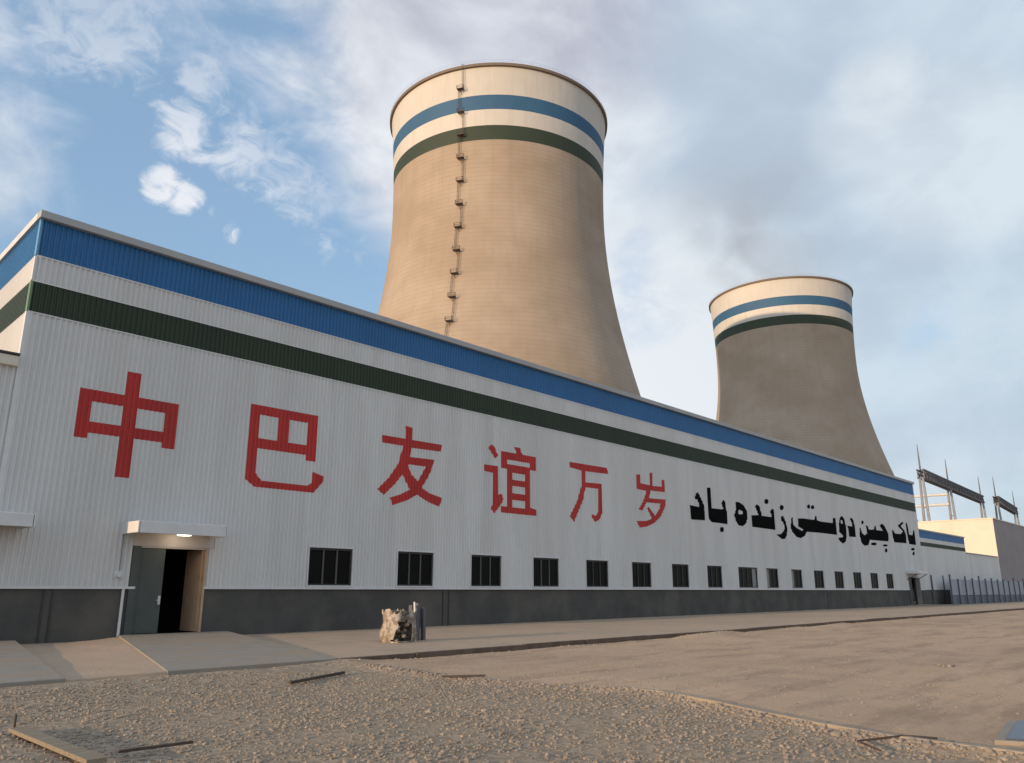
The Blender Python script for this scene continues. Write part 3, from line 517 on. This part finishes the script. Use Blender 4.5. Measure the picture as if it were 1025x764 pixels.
# main doorway: fixed left leaf, right leaf swung inwards
x0, x1, z0, z1 = D1
f = MB(); f.box(x0 - .22, x0 - .02, FY - .05, FY + .25, z0 - .02, z1 + .02); f.box(x0 - .02, x0 + .04, FY - .055, FY + .12, z0, z1); f.build('door_jamb', M['door'], wh)
f = MB(); f.box(x1 - .03, x1 + .05, FY - .055, FY + .12, z0, z1); f.build('door_jamb', M['tan'], wh)
f = MB(); f.box(x0 - .25, x1 + .25, FY - .062, FY - .038, z1 + .005, z1 + .42); f.box(x0 - .02, x1 + .05, FY - .03, FY + .14, z1 - .05, z1); f.build('door_lintel', mat('beige_lintel_panel', (.52, .45, .40), .6, (.45, .39, .35), 2), wh)
dl = MB(); dl.box(x0 + .04, x0 + .90, FY + .03, FY + .075, z0 + .01, z1 - .05); dleaf = dl.build('door', M['door'], wh, label='closed grey green door leaf', bevel=.006)
h = MB(); h.tube((x0 + .84, FY + .03, 1.2), (x0 + .84, FY - .04, 1.2), .018); h.bar((x0 + .84, FY - .04, 1.2), (x0 + .72, FY - .04, 1.2), .02, .025); h.box(x0 + .80, x0 + .88, FY + .018, FY + .029, 1.06, 1.34); h.build('handle', M['pale'], dleaf)
dr = MB(); dr.box(x1 - .075, x1 - .03, FY + .09, FY + 1.22, z0 + .01, z1 - .05); rleaf = dr.build('door', M['tan'], wh, label='tan door leaf swung open inwards', bevel=.006)
h = MB(); h.box(x1 - .095, x1 - .077, FY + 1.0, FY + 1.08, 1.1, 1.3); h.tube((x1 - .09, FY + 1.05, 1.2), (x1 - .15, FY + 1.05, 1.2), .015); h.build('handle', M['steel'], rleaf)
def canopy(xa, xb, parent, z=3.33, lamp=False, out=1.2, h=.38):
    c = MB(); c.box(xa, xb, FY - out, FY - .05, z, z + h * .85); o = c.build('canopy', M['clad'], parent, bevel=.03)
    e = MB(); e.box(xa + .02, xb - .02, FY - out - .04, FY - out - .002, z - .06, z + h * .8); e.box(xa - .05, xa - .002, FY - out - .04, FY - .05, z - .06, z + h * .82); e.box(xb + .002, xb + .05, FY - out - .04, FY - .05, z - .06, z + h * .82); e.build('fascia', M['trim'], o, bevel=.008)
    if lamp:
        l_ = MB(); l_.box(12.55, 12.95, FY - .75, FY - .55, z - .055, z - .004); l_.build('lamp', lampm, o)
    return o
canopy(11.0, 13.95, wh, lamp=True)
ld = bpy.data.lights.new('door_lamp', 'POINT'); ld.energy = 2.5; ld.color = (1, .85, .65); ld.shadow_soft_size = .12
lo_ = bpy.data.objects.new('door_lamp', ld); col.objects.link(lo_); lo_.location = (12.75, FY - .65, 3.2)
# conduit with bell box, pale downpipe beside the door
c = MB(); c.tube((11.02, FY - .05, 2.12), (11.02, FY - .05, 3.3), .018, 6); c.build('conduit', M['steel'], wh)
c = MB(); c.tube((11.0, FY - .03, 2.0), (11.0, FY - .14, 2.0), .11, 14, .08); c.box(10.86, 11.14, FY - .035, FY - .030, 1.88, 2.12); c.build('alarm_bell', M['trim'], wh)
c = MB(); c.tube((11.22, FY - .04, .05), (11.22, FY - .04, Z0 - .05), .045, 10); c.build('downpipe', M['trim'], wh)
# far end doorway
x0, x1, z0, z1 = D2
b = MB(); b.box(x0, x0 + .1, FY - .03, FY + .1, z0, z1); b.box(x1 - .1, x1, FY - .03, FY + .1, z0, z1); b.box(x0 + .1, x1 - .1, FY - .03, FY + .1, z1 - .1, z1); b.build('door_jamb', M['frame'], wh)
b = MB(); b.box(x0 + .1, x0 + 1.2, FY + .03, FY + .08, z0, z1 - .1); b.build('door', M['frame'], wh)
b = MB(); b.box(x1 - .16, x1 - .11, FY - .45, FY + .0, z0, z1 - .1); b.build('door', M['pale_pane'], wh, label='pale door leaf swung open outwards')
c = MB(); c.box(x0 - .6, x1 + .5, FY - 1.2, FY - .05, 3.2, 3.5); o = c.build('canopy', M['trim'], wh, bevel=.03)
c = MB(); c.bar((x0 - .4, FY - .06, 2.6), (x0 - .4, FY - 1.1, 3.2), .06, .06); c.bar((x1 + .3, FY - .06, 2.6), (x1 + .3, FY - 1.1, 3.2), .06, .06); c.build('bracket', M['frame'], o)

# ------------------------------------------------------------- wall lettering, laid over the corrugation
def letter(polys, parent, m, name):
    b = MB()
    for poly in polys:
        tri = geometry.tessellate_polygon([[Vector((x, z, 0)) for x, z in ring] for ring in poly])
        flat = [p for ring in poly for p in ring]
        bm = bmesh.new(); vs = [bm.verts.new((x, 0, z)) for x, z in flat]
        for t3 in tri:
            try: bm.faces.new([vs[i_] for i_ in t3])
            except ValueError: pass
        xa, xb = min(p[0] for p in flat), max(p[0] for p in flat)
        for xx in bps:
            if xa < xx < xb:
                bmesh.ops.bisect_plane(bm, geom=bm.verts[:] + bm.edges[:] + bm.faces[:], dist=1e-5, plane_co=(xx, 0, 0), plane_no=(1, 0, 0))
        bm.verts.index_update()
        i0 = len(b.v); b.v += [(v.co.x, FY + rib_y(v.co.x) - .006, v.co.z) for v in bm.verts]
        for f_ in bm.faces:
            ids = [i0 + v.index for v in f_.verts]
            f_.normal_update()
            if f_.normal.y > 0: ids = ids[::-1]
            b.f.append(ids); b.mi.append(0)
        bm.free()
    return b.build(name, m, parent)
red = empty('wall_slogan', (9.1, FY, 5), 'six large red Chinese characters painted across the white wall', 'sign')
for k_ in ('zhong', 'ba', 'you', 'yi', 'wan', 'sui'): letter(LETTERS[k_], red, M['red'], 'painted_character')
blk = empty('wall_slogan', (47, FY, 5), 'black Persian script slogan painted on the far half of the white wall', 'sign')
for k_ in ('bad', 'zendeh', 'dosti', 'chin', 'pak'): letter(LETTERS[k_], blk, M['black'], 'painted_word')

# ------------------------------------------------------------- annex at the left, low annex at the right, far block
an = empty('annex_building', (1, FY, 0), 'low white annex joined to the sunlit end of the hall at far left', 'building')
b = MB(); n = 36; P = []
for i in range(n):
    for t_, h_ in prof: P.append((1.1 + i * PITCH + t_, FY - RIB * h_))
P.append((X0 - .05, FY)); b.grid([[(x, y, Z0) for x, y in P], [(x, y, 8.1) for x, y in P]])
b.face([(1.1, FY, Z0), (1.1, FY + 8, Z0), (1.1, FY + 8, 8.1), (1.1, FY, 8.1)]); b.build('wall', M['clad'], an)
b = MB(); b.box(1.1, X0 - .03, FY + .03, FY + .3, -.3, Z0); b.build('base_wall', M['skirt'], an)
b = MB(); b.box(1.0, X0 - .06, FY - .18, FY + 8, 8.1, 8.42); b.build('roof_fascia', M['cream'], an, bevel=.02)
b = MB(); b.box(1.0, X0 - .06, FY - .22, FY + 8, 8.44, 8.50); b.build('roof_edge', M['frame'], an)
b = MB(); b.box(1.1, X0 - .06, FY - .06, FY + .03, Z0 - .045, Z0 + .03); b.build('drip_flashing', M['trim'], an)
canopy(4.6, 7.98, an, z=3.33)
b = MB(); b.box(5.2, 7.0, FY - .04, FY - .03, .15, 2.9); b.build('door', M['door'], an)

la = empty('annex_building', (X1, FY, 0), 'lower striped white annex continuing the wall past the far end', 'building')
def csheet(xa, xb, z0, z1, m, nm, y=FY, parent=la, pitch=.4):
    b = MB(); P = []; x = xa
    while x < xb:
        for t_, h_ in ((0, 0), (.5, 0), (.58, 1), (.92, 1)):
            if x + t_ * pitch < xb: P.append((x + t_ * pitch, y - .03 * h_))
        x += pitch
    P.append((xb, y)); b.grid([[(x, y, z0) for x, y in P], [(x, y, z1) for x, y in P]]); return b.build(nm, m, parent)
csheet(X1 + .1, 115.6, 7.2, 8.0, M['blue'], 'blue_stripe'); csheet(X1 + .1, 115.6, 6.75, 7.2, M['clad'], 'wall'); csheet(X1 + .1, 115.6, 6.3, 6.75, M['green'], 'green_stripe')
csheet(X1 + .1, 133.0, Z0, 6.1, M['clad'], 'wall'); csheet(X1 + .1, 115.6, 6.1, 6.3, M['clad'], 'wall')
b = MB(); b.box(X1 + .1, 133, FY + .03, FY + .3, -.3, Z0 + .01); b.build('base_wall', M['skirt'], la)
b = MB(); b.box(X1 + .1, 115.7, FY - .12, FY + 8, 8.0, 8.15); b.box(115.7, 133, FY - .12, FY + 8, 6.1, 6.22); b.build('roof_trim', M['cap'], la)
b = MB(); b.face([(115.6, FY, 6.1), (115.6, FY + 8, 6.1), (115.6, FY + 8, 8), (115.6, FY, 8)][::-1]); b.face([(X1 + .1, FY + 8, 0), (133, FY + 8, 0), (133, FY + 8, 6.1), (X1 + .1, FY + 8, 6.1)]); b.build('wall', M['clad'], la)
b = MB(); b.box(98.9, 99.5, FY - .05, FY - .035, .2, 3.2); b.box(103.6, 104.1, FY - .05, FY - .035, .2, 3.2); b.build('door', M['fenced'], la)

bk = empty('plant_block', (150, 30.4, 0), 'tall cream plastered block with sunlit side wall beyond the annex', 'building')
bx0, bx1, by0, by1, bh = 150.0, 178.0, 30.4, 41.8, 12.85
b = MB(); b.face([(bx0, by1, -.3), (bx0, by0, -.3), (bx0, by0, bh), (bx0, by1, bh)]); b.face([(bx1, by0, -.3), (bx1, by1, -.3), (bx1, by1, bh), (bx1, by0, bh)]); b.face([(bx0, by0, bh - .2), (bx1, by0, bh - .2), (bx1, by1, bh - .2), (bx0, by1, bh - .2)])
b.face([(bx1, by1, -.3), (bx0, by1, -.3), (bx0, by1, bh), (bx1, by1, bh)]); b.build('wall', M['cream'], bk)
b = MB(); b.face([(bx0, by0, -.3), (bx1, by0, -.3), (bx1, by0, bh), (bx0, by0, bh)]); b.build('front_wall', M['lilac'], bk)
b = MB(); b.box(bx0 - .1, bx0 + .2, by0 - .1, by1 + .1, bh, bh + .16); b.box(bx0 + .2, bx1 + .1, by0 - .1, by0 + .2, bh, bh + .16); b.build('parapet_coping', M['cream'], bk)

# ------------------------------------------------------------- fence, substation gantries
fn = empty('metal_fence', (98, 25.6, 0), 'blue grey sheet metal fence with dark posts before the low annex', 'fence')
x = 101.0; k_ = 0
b = MB(); b.box(101, 147, 25.66, 25.70, -.1, .95); b.build('lower_panel', M['bluesteel'], fn)
P = []; x = 101.0
while x < 147:
    for t_, h_ in ((0, 0), (.5, 0), (.6, 1), (.9, 1)): P.append((x + t_ * .8, 25.66 - .05 * h_))
    x += .8
b = MB(); b.grid([[(x, y, 1.0) for x, y in P], [(x, y, 2.75) for x, y in P]]); b.build('sheet_panel', M['fencep'], fn)
x = 101.0
while x <= 147:
    h_ = random.uniform(2.7, 3.2); b = MB(); b.box(x - .07, x + .07, 25.47, 25.6, -.1, h_); b.box(x - .10, x + .10, 25.44, 25.62, h_, h_ + .08); b.build('post', M['fenced'], fn); x += 3.2

def gantry(cols, z, label, cross=()):
    g_ = empty('substation_gantry', (cols[0][0], cols[0][1], 0), label, 'gantry', 'dark lattice gantries of the substation')
    A, B_ = Vector((*cols[0], 0)), Vector((*cols[-1], 0)); d = (B_ - A).normalized(); s_ = Vector((-d.y, d.x, 0)); ln = (B_ - A).length; w, h_ = 1.1, 1.5
    def P(t, v, zz): return A + d * t + s_ * v + Vector((0, 0, zz))
    b = MB()
    for v in (-w / 2, w / 2):
        for zz in (z, z - h_): b.bar(P(-.3, v, zz), P(ln + .3, v, zz), .24, .24)
    n = int(ln / 1.3); st = ln / n
    for i in range(n):
        a, c = i * st, (i + 1) * st
        for v in (-w / 2, w / 2):
            b.bar(P(a, v, z - h_ if i % 2 else z), P(c, v, z if i % 2 else z - h_), .14, .14); b.bar(P(a, v, z), P(a, v, z - h_), .14, .14)
        b.bar(P(a, -w / 2, z), P(c, w / 2, z), .16, .16); b.bar(P(a, -w / 2, z - h_), P(c, w / 2, z - h_), .16, .16)
    b.build('beam', M['lattice'], g_)
    for cx_, cy_ in cols:
        t0 = (Vector((cx_, cy_, 0)) - A).dot(d); b = MB()
        for s in (-1, 1): b.tube(P(t0 + s * .2, s * .3, z - h_), P(t0 + s * 1.7, s * 1.1, 0), .22, 8, .32)
        for q in (.25, .5, .75):
            zz = (z - h_) * q; r_ = 1 - q; b.bar(P(t0 - .2 - 1.5 * r_, -.3 - .8 * r_, zz), P(t0 + .2 + 1.5 * r_, .3 + .8 * r_, zz), .16, .16)
        b.build('column', M['steel'], g_)
        b = MB(); b.tube(P(t0, 0, z), P(t0, 0, z + 2.4), .16, 6, .12); b.tube(P(t0, 0, z + 2.4), P(t0, 0, z + 4.8), .12, 6, .05); b.build('lightning_rod', M['lattice'], g_)
    for x, y1, y2, zc in cross:
        b = MB(); b.tube((x, y1, zc), (x, y2, zc), .28, 8); b.tube((x, y2, zc), (x, y2, 0), .3, 8); b.build('cross_beam', M['pale'], g_)
    return g_
gantry([(162.3, 43.6), (185, 44.6), (219.2, 46.2)], 23.5, 'long dark lattice gantry over the far end of the hall, with three rods', [(185, 45, 60, 21.0), (185, 45, 64, 18.9)])
gantry([(221.8, 43.6), (258, 46.5)], 23.5, 'shorter dark lattice gantry at the right edge, with two rods')
# insulator strings hung on the gantries stay part of them
tr = empty('transformer', (176, 52, 0), 'grey power transformer with bushings beneath the long gantry', 'transformer')
b = MB(); b.box(172, 180, 49, 54, -.1, 6.0); b.build('tank', M['steel'], tr, bevel=.05)
for x in (173.5, 176, 178.5):
    b = MB(); b.tube((x, 51, 6), (x, 51, 8.4), .28, 8, .12)
    for q in range(6): b.tube((x, 51, 6.2 + q * .35), (x, 51, 6.3 + q * .35), .42, 10, .3)
    b.build('bushing', M['rust'], tr)

# ------------------------------------------------------------- cooling towers
def tower(cx, cy, H, r0, zt, bl, bu, label, bands, lad_az):
    t = empty('cooling_tower', (cx, cy, 0), label, 'cooling tower', 'hyperbolic concrete cooling towers')
    def rad(z): return r0 * math.sqrt(1 + ((z - zt) / (bl if z < zt else bu)) ** 2)
    n = 160
    def ring(z, dr=0.0): return [(cx + (rad(z) + dr) * math.cos(2 * math.pi * k / n), cy + (rad(z) + dr) * math.sin(2 * math.pi * k / n), z) for k in range(n)]
    def slice_(nm, z0, z1, m):
        k = max(2, int((z1 - z0) / 3) + 1); b = MB(); b.grid([ring(z0 + (z1 - z0) * i / (k - 1)) for i in range(k)], closed=True); return b.build(nm, m, t, smooth=True)
    b0, b1, g0, g1 = bands                                  # blue top/bottom, green top/bottom
    slice_('shell', -1, g1, M['shell']); slice_('green_stripe', g1, g0, M['tgreen']); slice_('white_band', g0, b1, M['tpaint']); slice_('blue_stripe', b1, b0, M['tblue']); slice_('white_band', b0, H - .9, M['tpaint'])
    b = MB(); b.grid([ring(H - .9, -.9), ring(20, -.9)], closed=True)
    k = 24; b = MB(); b.grid([ring(H - 1 - (H - 21) * i / (k - 1), -1.0) for i in range(k)], closed=True); b.build('inner_shell', M['shell'], t, smooth=True)
    b = MB(); b.grid([ring(H - .9, 0), ring(H - .9, .75), ring(H, .75), ring(H, -1.0), ring(H - 1, -1.0)], closed=True); b.build('rim', mat('rim_concrete', (.17, .13, .10), .8), t)
    rl = MB()
    for i in range(80):
        a = 2 * math.pi * i / 80; r_ = rad(H) + .6; rl.tube((cx + r_ * math.cos(a), cy + r_ * math.sin(a), H), (cx + r_ * math.cos(a), cy + r_ * math.sin(a), H + 1.2), .02, 4)
    for zz in (.6, 1.2): rl.grid([ring(H + zz, .57), ring(H + zz + .03, .57), ring(H + zz + .03, .60), ring(H + zz, .60), ring(H + zz, .57)], closed=True)
    rl.build('railing', M['steel'], t)
    # caged ladder with rest platforms
    lb = MB(); st = 8.9; zz = H + .6; side = 1; az = R(lad_az)
    ta = Vector((-math.sin(az), math.cos(az), 0)); no = Vector((math.cos(az), math.sin(az), 0)); C0 = Vector((cx, cy, 0))
    plats = []
    while zz > 24:
        st = 8.9 if zz > H else 7.95
        z2 = zz - st; off = ta * (.7 * side)
        for i in range(4):
            za, zb = zz - st * i / 4, zz - st * (i + 1) / 4
            pa = C0 + no * (rad(min(za, H)) + .75) + off + Vector((0, 0, za)); pb = C0 + no * (rad(min(zb, H)) + .75) + off + Vector((0, 0, zb))
            for s in (-.22, .22): lb.bar(pa + ta * s, pb + ta * s, .09, .09)
            for q in range(4):
                pc = pa.lerp(pb, (q + .5) / 4); lb.bar(pc - ta * .22, pc + ta * .22, .05, .05)
        plats.append(z2); zz = z2; side = -side
    lad = lb.build('ladder', M['rust'], t)
    for z2 in plats:
        r_ = rad(z2); c_ = C0 + no * (r_ + 1.0) + Vector((0, 0, z2)); pb = MB()
        pb.bar(c_ - ta * 1.1, c_ + ta * 1.1, 1.5, .16)
        for s in (-1.1, 1.1):
            for q in (.0, .7): pb.bar(c_ + ta * s + no * q, c_ + ta * s + no * q + Vector((0, 0, 1.1)), .09, .09)
            pb.bar(c_ + ta * s + Vector((0, 0, 1.1)), c_ + ta * s + no * .7 + Vector((0, 0, 1.1)), .09, .09)
        pb.bar(c_ - ta * 1.1 + no * .7 + Vector((0, 0, 1.1)), c_ + ta * 1.1 + no * .7 + Vector((0, 0, 1.1)), .09, .09)
        pb.bar(c_ - ta * 1.1 + no * .7 + Vector((0, 0, .55)), c_ + ta * 1.1 + no * .7 + Vector((0, 0, .55)), .09, .09)
        pb.bar(c_ - no * .9 - Vector((0, 0, 1.3)), c_ + no * .7 - Vector((0, 0, .1)), .12, .12)
        pb.build('platform', M['rust'], lad)
    return t
tower(189.15, 178, 164.1, 37.05, 127.8, 83.1, 119.4, 'larger looking sunlit cooling tower, middle of the picture, with ladder', (153.5, 148.5, 143.0, 138.0), LAD1)
tower(426.25, 178, 163.1, 37.06, 124.2, 74.7, 122.9, 'shaded cooling tower behind the far end of the hall', (152.7, 147.7, 142.2, 137.2), 60)

# ------------------------------------------------------------- steam drifting off the towers
def steam(cx, cy, z, label, r0, top, drift, dens):
    m = bpy.data.materials.new('steam'); m.use_nodes = True; t = m.node_tree; t.nodes.clear()
    out = t.nodes.new('ShaderNodeOutputMaterial'); v = t.nodes.new('ShaderNodeVolumePrincipled'); t.links.new(v.outputs[0], out.inputs['Volume'])
    v.inputs['Color'].default_value = (.68, .67, .72, 1); v.inputs['Anisotropy'].default_value = .2
    tc = t.nodes.new('ShaderNodeTexCoord')
    mp = t.nodes.new('ShaderNodeMapping'); mp.inputs['Scale'].default_value = (.022, .022, .028); t.links.new(tc.outputs['Object'], mp.inputs[0])
    n = t.nodes.new('ShaderNodeTexNoise'); n.inputs['Scale'].default_value = 1; n.inputs['Detail'].default_value = 5; n.inputs['Distortion'].default_value = .8; t.links.new(mp.outputs[0], n.inputs[0])
    # distance from the plume axis, which leans downwind
    sp_ = t.nodes.new('ShaderNodeSeparateXYZ'); t.links.new(tc.outputs['Object'], sp_.inputs[0])
    def mm(op, a, b_):
        q = t.nodes.new('ShaderNodeMath'); q.operation = op
        for i, s in enumerate((a, b_)):
            if isinstance(s, (int, float)): q.inputs[i].default_value = s
            else: t.links.new(s, q.inputs[i])
        return q.outputs[0]
    Z = sp_.outputs[2]; rr = mm('ADD', mm('MULTIPLY', Z, (1.35 * r0) / top), r0 * .95)
    dx = mm('SUBTRACT', sp_.outputs[0], mm('MULTIPLY', Z, drift[0])); dy = mm('SUBTRACT', sp_.outputs[1], mm('MULTIPLY', Z, drift[1]))
    d = mm('DIVIDE', mm('SQRT', mm('ADD', mm('MULTIPLY', dx, dx), mm('MULTIPLY', dy, dy)), 0), rr)
    fr = t.nodes.new('ShaderNodeMapRange'); fr.interpolation_type = 'SMOOTHSTEP'; t.links.new(d, fr.inputs[0]); fr.inputs[1].default_value = 1.0; fr.inputs[2].default_value = .25
    fz = t.nodes.new('ShaderNodeMapRange'); fz.interpolation_type = 'SMOOTHSTEP'; t.links.new(Z, fz.inputs[0]); fz.inputs[1].default_value = top; fz.inputs[2].default_value = top * .1
    nn = t.nodes.new('ShaderNodeMapRange'); nn.interpolation_type = 'SMOOTHSTEP'; t.links.new(n.outputs[0], nn.inputs[0]); nn.inputs[1].default_value = .36; nn.inputs[2].default_value = .66
    t.links.new(mm('MULTIPLY', mm('MULTIPLY', mm('MULTIPLY', fr.outputs[0], fz.outputs[0]), nn.outputs[0]), dens), v.inputs['Density'])
    b = MB(); rows = []
    for i in range(13):
        zz = -2 + (top + 2) * i / 12; q = r0 * .95 + 1.35 * r0 * max(zz, 0) / top
        rows.append([(cx + zz * drift[0] + q * math.cos(a * math.pi / 12), cy + zz * drift[1] + q * math.sin(a * math.pi / 12), z + zz) for a in range(24)])
    b.grid(rows, closed=True); b.face(rows[0][::-1]); b.face(rows[-1])
    e = bpy.data.objects.new('tmp', None); e.location = (cx, cy, z); col.objects.link(e); bpy.context.view_layer.update()
    o = b.build('steam_plume', m, e); mw = o.matrix_world.copy(); o.parent = None; o.location = (cx, cy, z); bpy.data.objects.remove(e)
    tag(o, label, 'steam', None, 'stuff'); m.cycles.volume_step_rate = 4 if hasattr(m, 'cycles') else 1
    return o
steam(426.25, 178, 160, 'thin grey steam drifting off the far cooling tower', 36, 105, (-.25, .1), .022)
sc.cycles.volume_max_steps = 64

# ------------------------------------------------------------- things on the ground
def rough_box(b, cx, cy, z0, sx, sy, sz, seed, amp=.06, n=7, taper=.9, open_top=False):
    rows = []
    for i in range(n + 1):
        f = i / n; r = []
        for k in range(72):
            a = 2 * math.pi * k / 72; c_, s_ = math.cos(a), math.sin(a); e = .45
            x = math.copysign(abs(c_) ** e, c_) * sx / 2; y = math.copysign(abs(s_) ** e, s_) * sy / 2
            q = (1 - (1 - taper) * f) * (.88 + .12 * min(1, f * 6)); p_ = Vector((x * q, y * q, f * sz))
            nv = noise.noise(p_ * 4 + Vector((seed, 0, 0))) * amp + noise.noise(p_ * 11 + Vector((seed, 3, 0))) * amp * .5
            zz = p_.z + (noise.noise(Vector((k * .35, seed, 0))) * .16 if i == n else 0)
            r.append((cx + p_.x * (1 + nv * 2), cy + p_.y * (1 + nv * 2), z0 + zz))
        rows.append(r)
    b.grid(rows, closed=True)
    if not open_top: b.face(rows[-1])
    return rows
sk = empty('rubble_sack', (16.48, 19.6, 0), 'torn bulky white sack of rubble standing before the grey base wall', 'sack')
b = MB(); rows = rough_box(b, 16.48, 19.6, -.02, .90, .90, .90, 2.3, n=16, open_top=True)
# tear: remove the faces on the camera side, right of the middle
tocam = Vector((-16.48, -19.6, 0)).normalized(); side = Vector((tocam.y, -tocam.x, 0))
keep = []
for f_ in b.f:
    c_ = sum((Vector(b.v[i]) for i in f_), Vector()) / len(f_) - Vector((16.48, 19.6, 0))
    s_ = c_.dot(-side); dd = c_.dot(tocam)
    if dd > .2 and -.16 + noise.noise(c_ * 6) * .12 + .25 * c_.z < s_ < .42 and .04 < c_.z < .66 - .5 * abs(s_ - .17) + noise.noise(c_ * 9) * .12: continue
    keep.append(f_)
b.f = keep; b.mi = [0] * len(keep)
o = b.build('sack', M['sack'], sk, smooth=False); sl = o.modifiers.new('thick', 'SOLIDIFY'); sl.thickness = .02
b = MB()
for i in range(70):
    a = random.random() * 6.28; r_ = .36 * random.random() ** .5; z = random.uniform(.03, .86); s = random.uniform(.05, .11)
    c_ = Vector((16.48 + r_ * math.cos(a), 19.6 + r_ * math.sin(a), z)); j = len(b.v)
    for v in IV: b.v.append(tuple(c_ + Vector((v.x * s * random.uniform(.7, 1.3), v.y * s, v.z * s * .8))))
    b.f += [[j + q for q in f_] for f_ in IF]; b.mi += [0] * len(IF)
b.build('rubble', M['rubble'], sk)
b = MB()
for i in range(26):
    a = random.random() * 6.28; r_ = .40 * random.random() ** .5; c_ = Vector((16.48 + r_ * math.cos(a), 19.6 + r_ * math.sin(a), .84)); s = random.uniform(.08, .15); j = len(b.v)
    for v in IV: b.v.append(tuple(c_ + Vector((v.x * s, v.y * s * .8, v.z * s * .6))))
    b.f += [[j + q for q in f_] for f_ in IF]; b.mi += [0] * len(IF)
b.build('dark_debris', mat('olive_debris', (.075, .07, .045), .9, (.11, .10, .07), 5), sk)
st = empty('sheet_metal_stack', (17.4, 20.1, 0), 'dark grey metal sheets stood upright right of the rubble sack', 'metal sheets')
for i, (px_, py_, h_) in enumerate(((17.30, 19.95, 1.06), (17.42, 19.86, 1.0), (17.58, 19.98, 1.12), (17.72, 19.86, .98))):
    b = MB(); b.bar((px_, py_, -.02), (px_ + .02, py_ + .05, h_), .15, .10); b.build('sheet', M['lattice'], st, bevel=.006)
b = MB(); b.tube((17.0, 19.4, -.02), (17.05, 19.55, 1.16), .03, 8); pl_ = b.build('pole', M['pale'], None); tag(pl_, 'pale upright pole beside the rubble sack', 'pole')

def board(name, a, b_, w, h, m, label, cat, rot=0):
    o = MB().bar(a, b_, w, h).build(name, m, None, bevel=.006); return tag(o, label, cat)
board('plank', (3.62, 11.2, GZ + .035), (3.50, 8.55, GZ + .04), .19, .045, M['wood'], 'pale weathered plank lying at the lower left corner', 'plank')
c = MB(); c.tube((3.60, 11.24, GZ), (3.60, 11.24, GZ + .20), .014, 6); tag(c.build('steel_peg', M['stick']), 'thin dark steel peg upright at the plank end', 'peg')
board('scrap_bar', (3.86, 8.93, GZ + .03), (4.62, 8.86, GZ + .035), .035, .03, M['stick'], 'short dark bar on the gravel near the pale plank', 'bar')
board('scrap_bar', (8.55, 13.1, GZ + .035), (10.2, 13.75, GZ + .05), .06, .05, M['stick'], 'longer dark brown bar lying below the ramp end', 'bar')
board('scrap_bar', (10.85, 11.62, GZ + .07), (11.45, 11.05, GZ + .08), .05, .035, M['stick'], 'small dark bar on the gravel edge below the rubble sack', 'bar')
c = MB()
for i in range(9):
    a = random.random() * 6.28; r_ = random.random() * .35; s = random.uniform(.03, .07); c_ = Vector((20.3 + r_ * 1.2 * math.cos(a), 5.55 + r_ * math.sin(a), gz(20.3, 5.55) + .02)); j = len(c.v)
    for v in IV: c.v.append(tuple(c_ + Vector((v.x * s * 1.5, v.y * s, v.z * s * .7))))
    c.f += [[j + q for q in f_] for f_ in IF]; c.mi += [0] * len(IF)
tag(c.build('clod_pile', M['rubble']), 'small lone heap of brown clods on the bare ground at right', 'clods')
mb = empty('metal_cover', (11.3, 1.9, GZ), 'slate blue metal cover on a pale frame at the lower right corner', 'cover')
c = MB(); c.prism([(10.45, 2.42), (10.9, .9), (13.2, 1.2), (12.1, 2.62)], GZ - .05, GZ + .055); c.build('frame', M['conc'], mb, bevel=.01)
c = MB(); c.prism([(10.56, 2.33), (10.98, 1.0), (13.05, 1.26), (12.03, 2.50)], GZ + .055, GZ + .075); c.build('lid', M['bluesteel'], mb, bevel=.01)
c = MB(); c.tube((9.55, 3.55, GZ + .03), (10.1, 3.25, GZ + .05), .012, 6); c.tube((10.1, 3.25, GZ + .05), (10.3, 2.95, GZ + .03), .012, 6); c.tube((9.55, 3.55, GZ + .03), (9.2, 3.2, GZ + .02), .012, 6); tag(c.build('bent_rod', M['stick']), 'thin bent dark rod lying at the gravel edge lower right', 'rod')
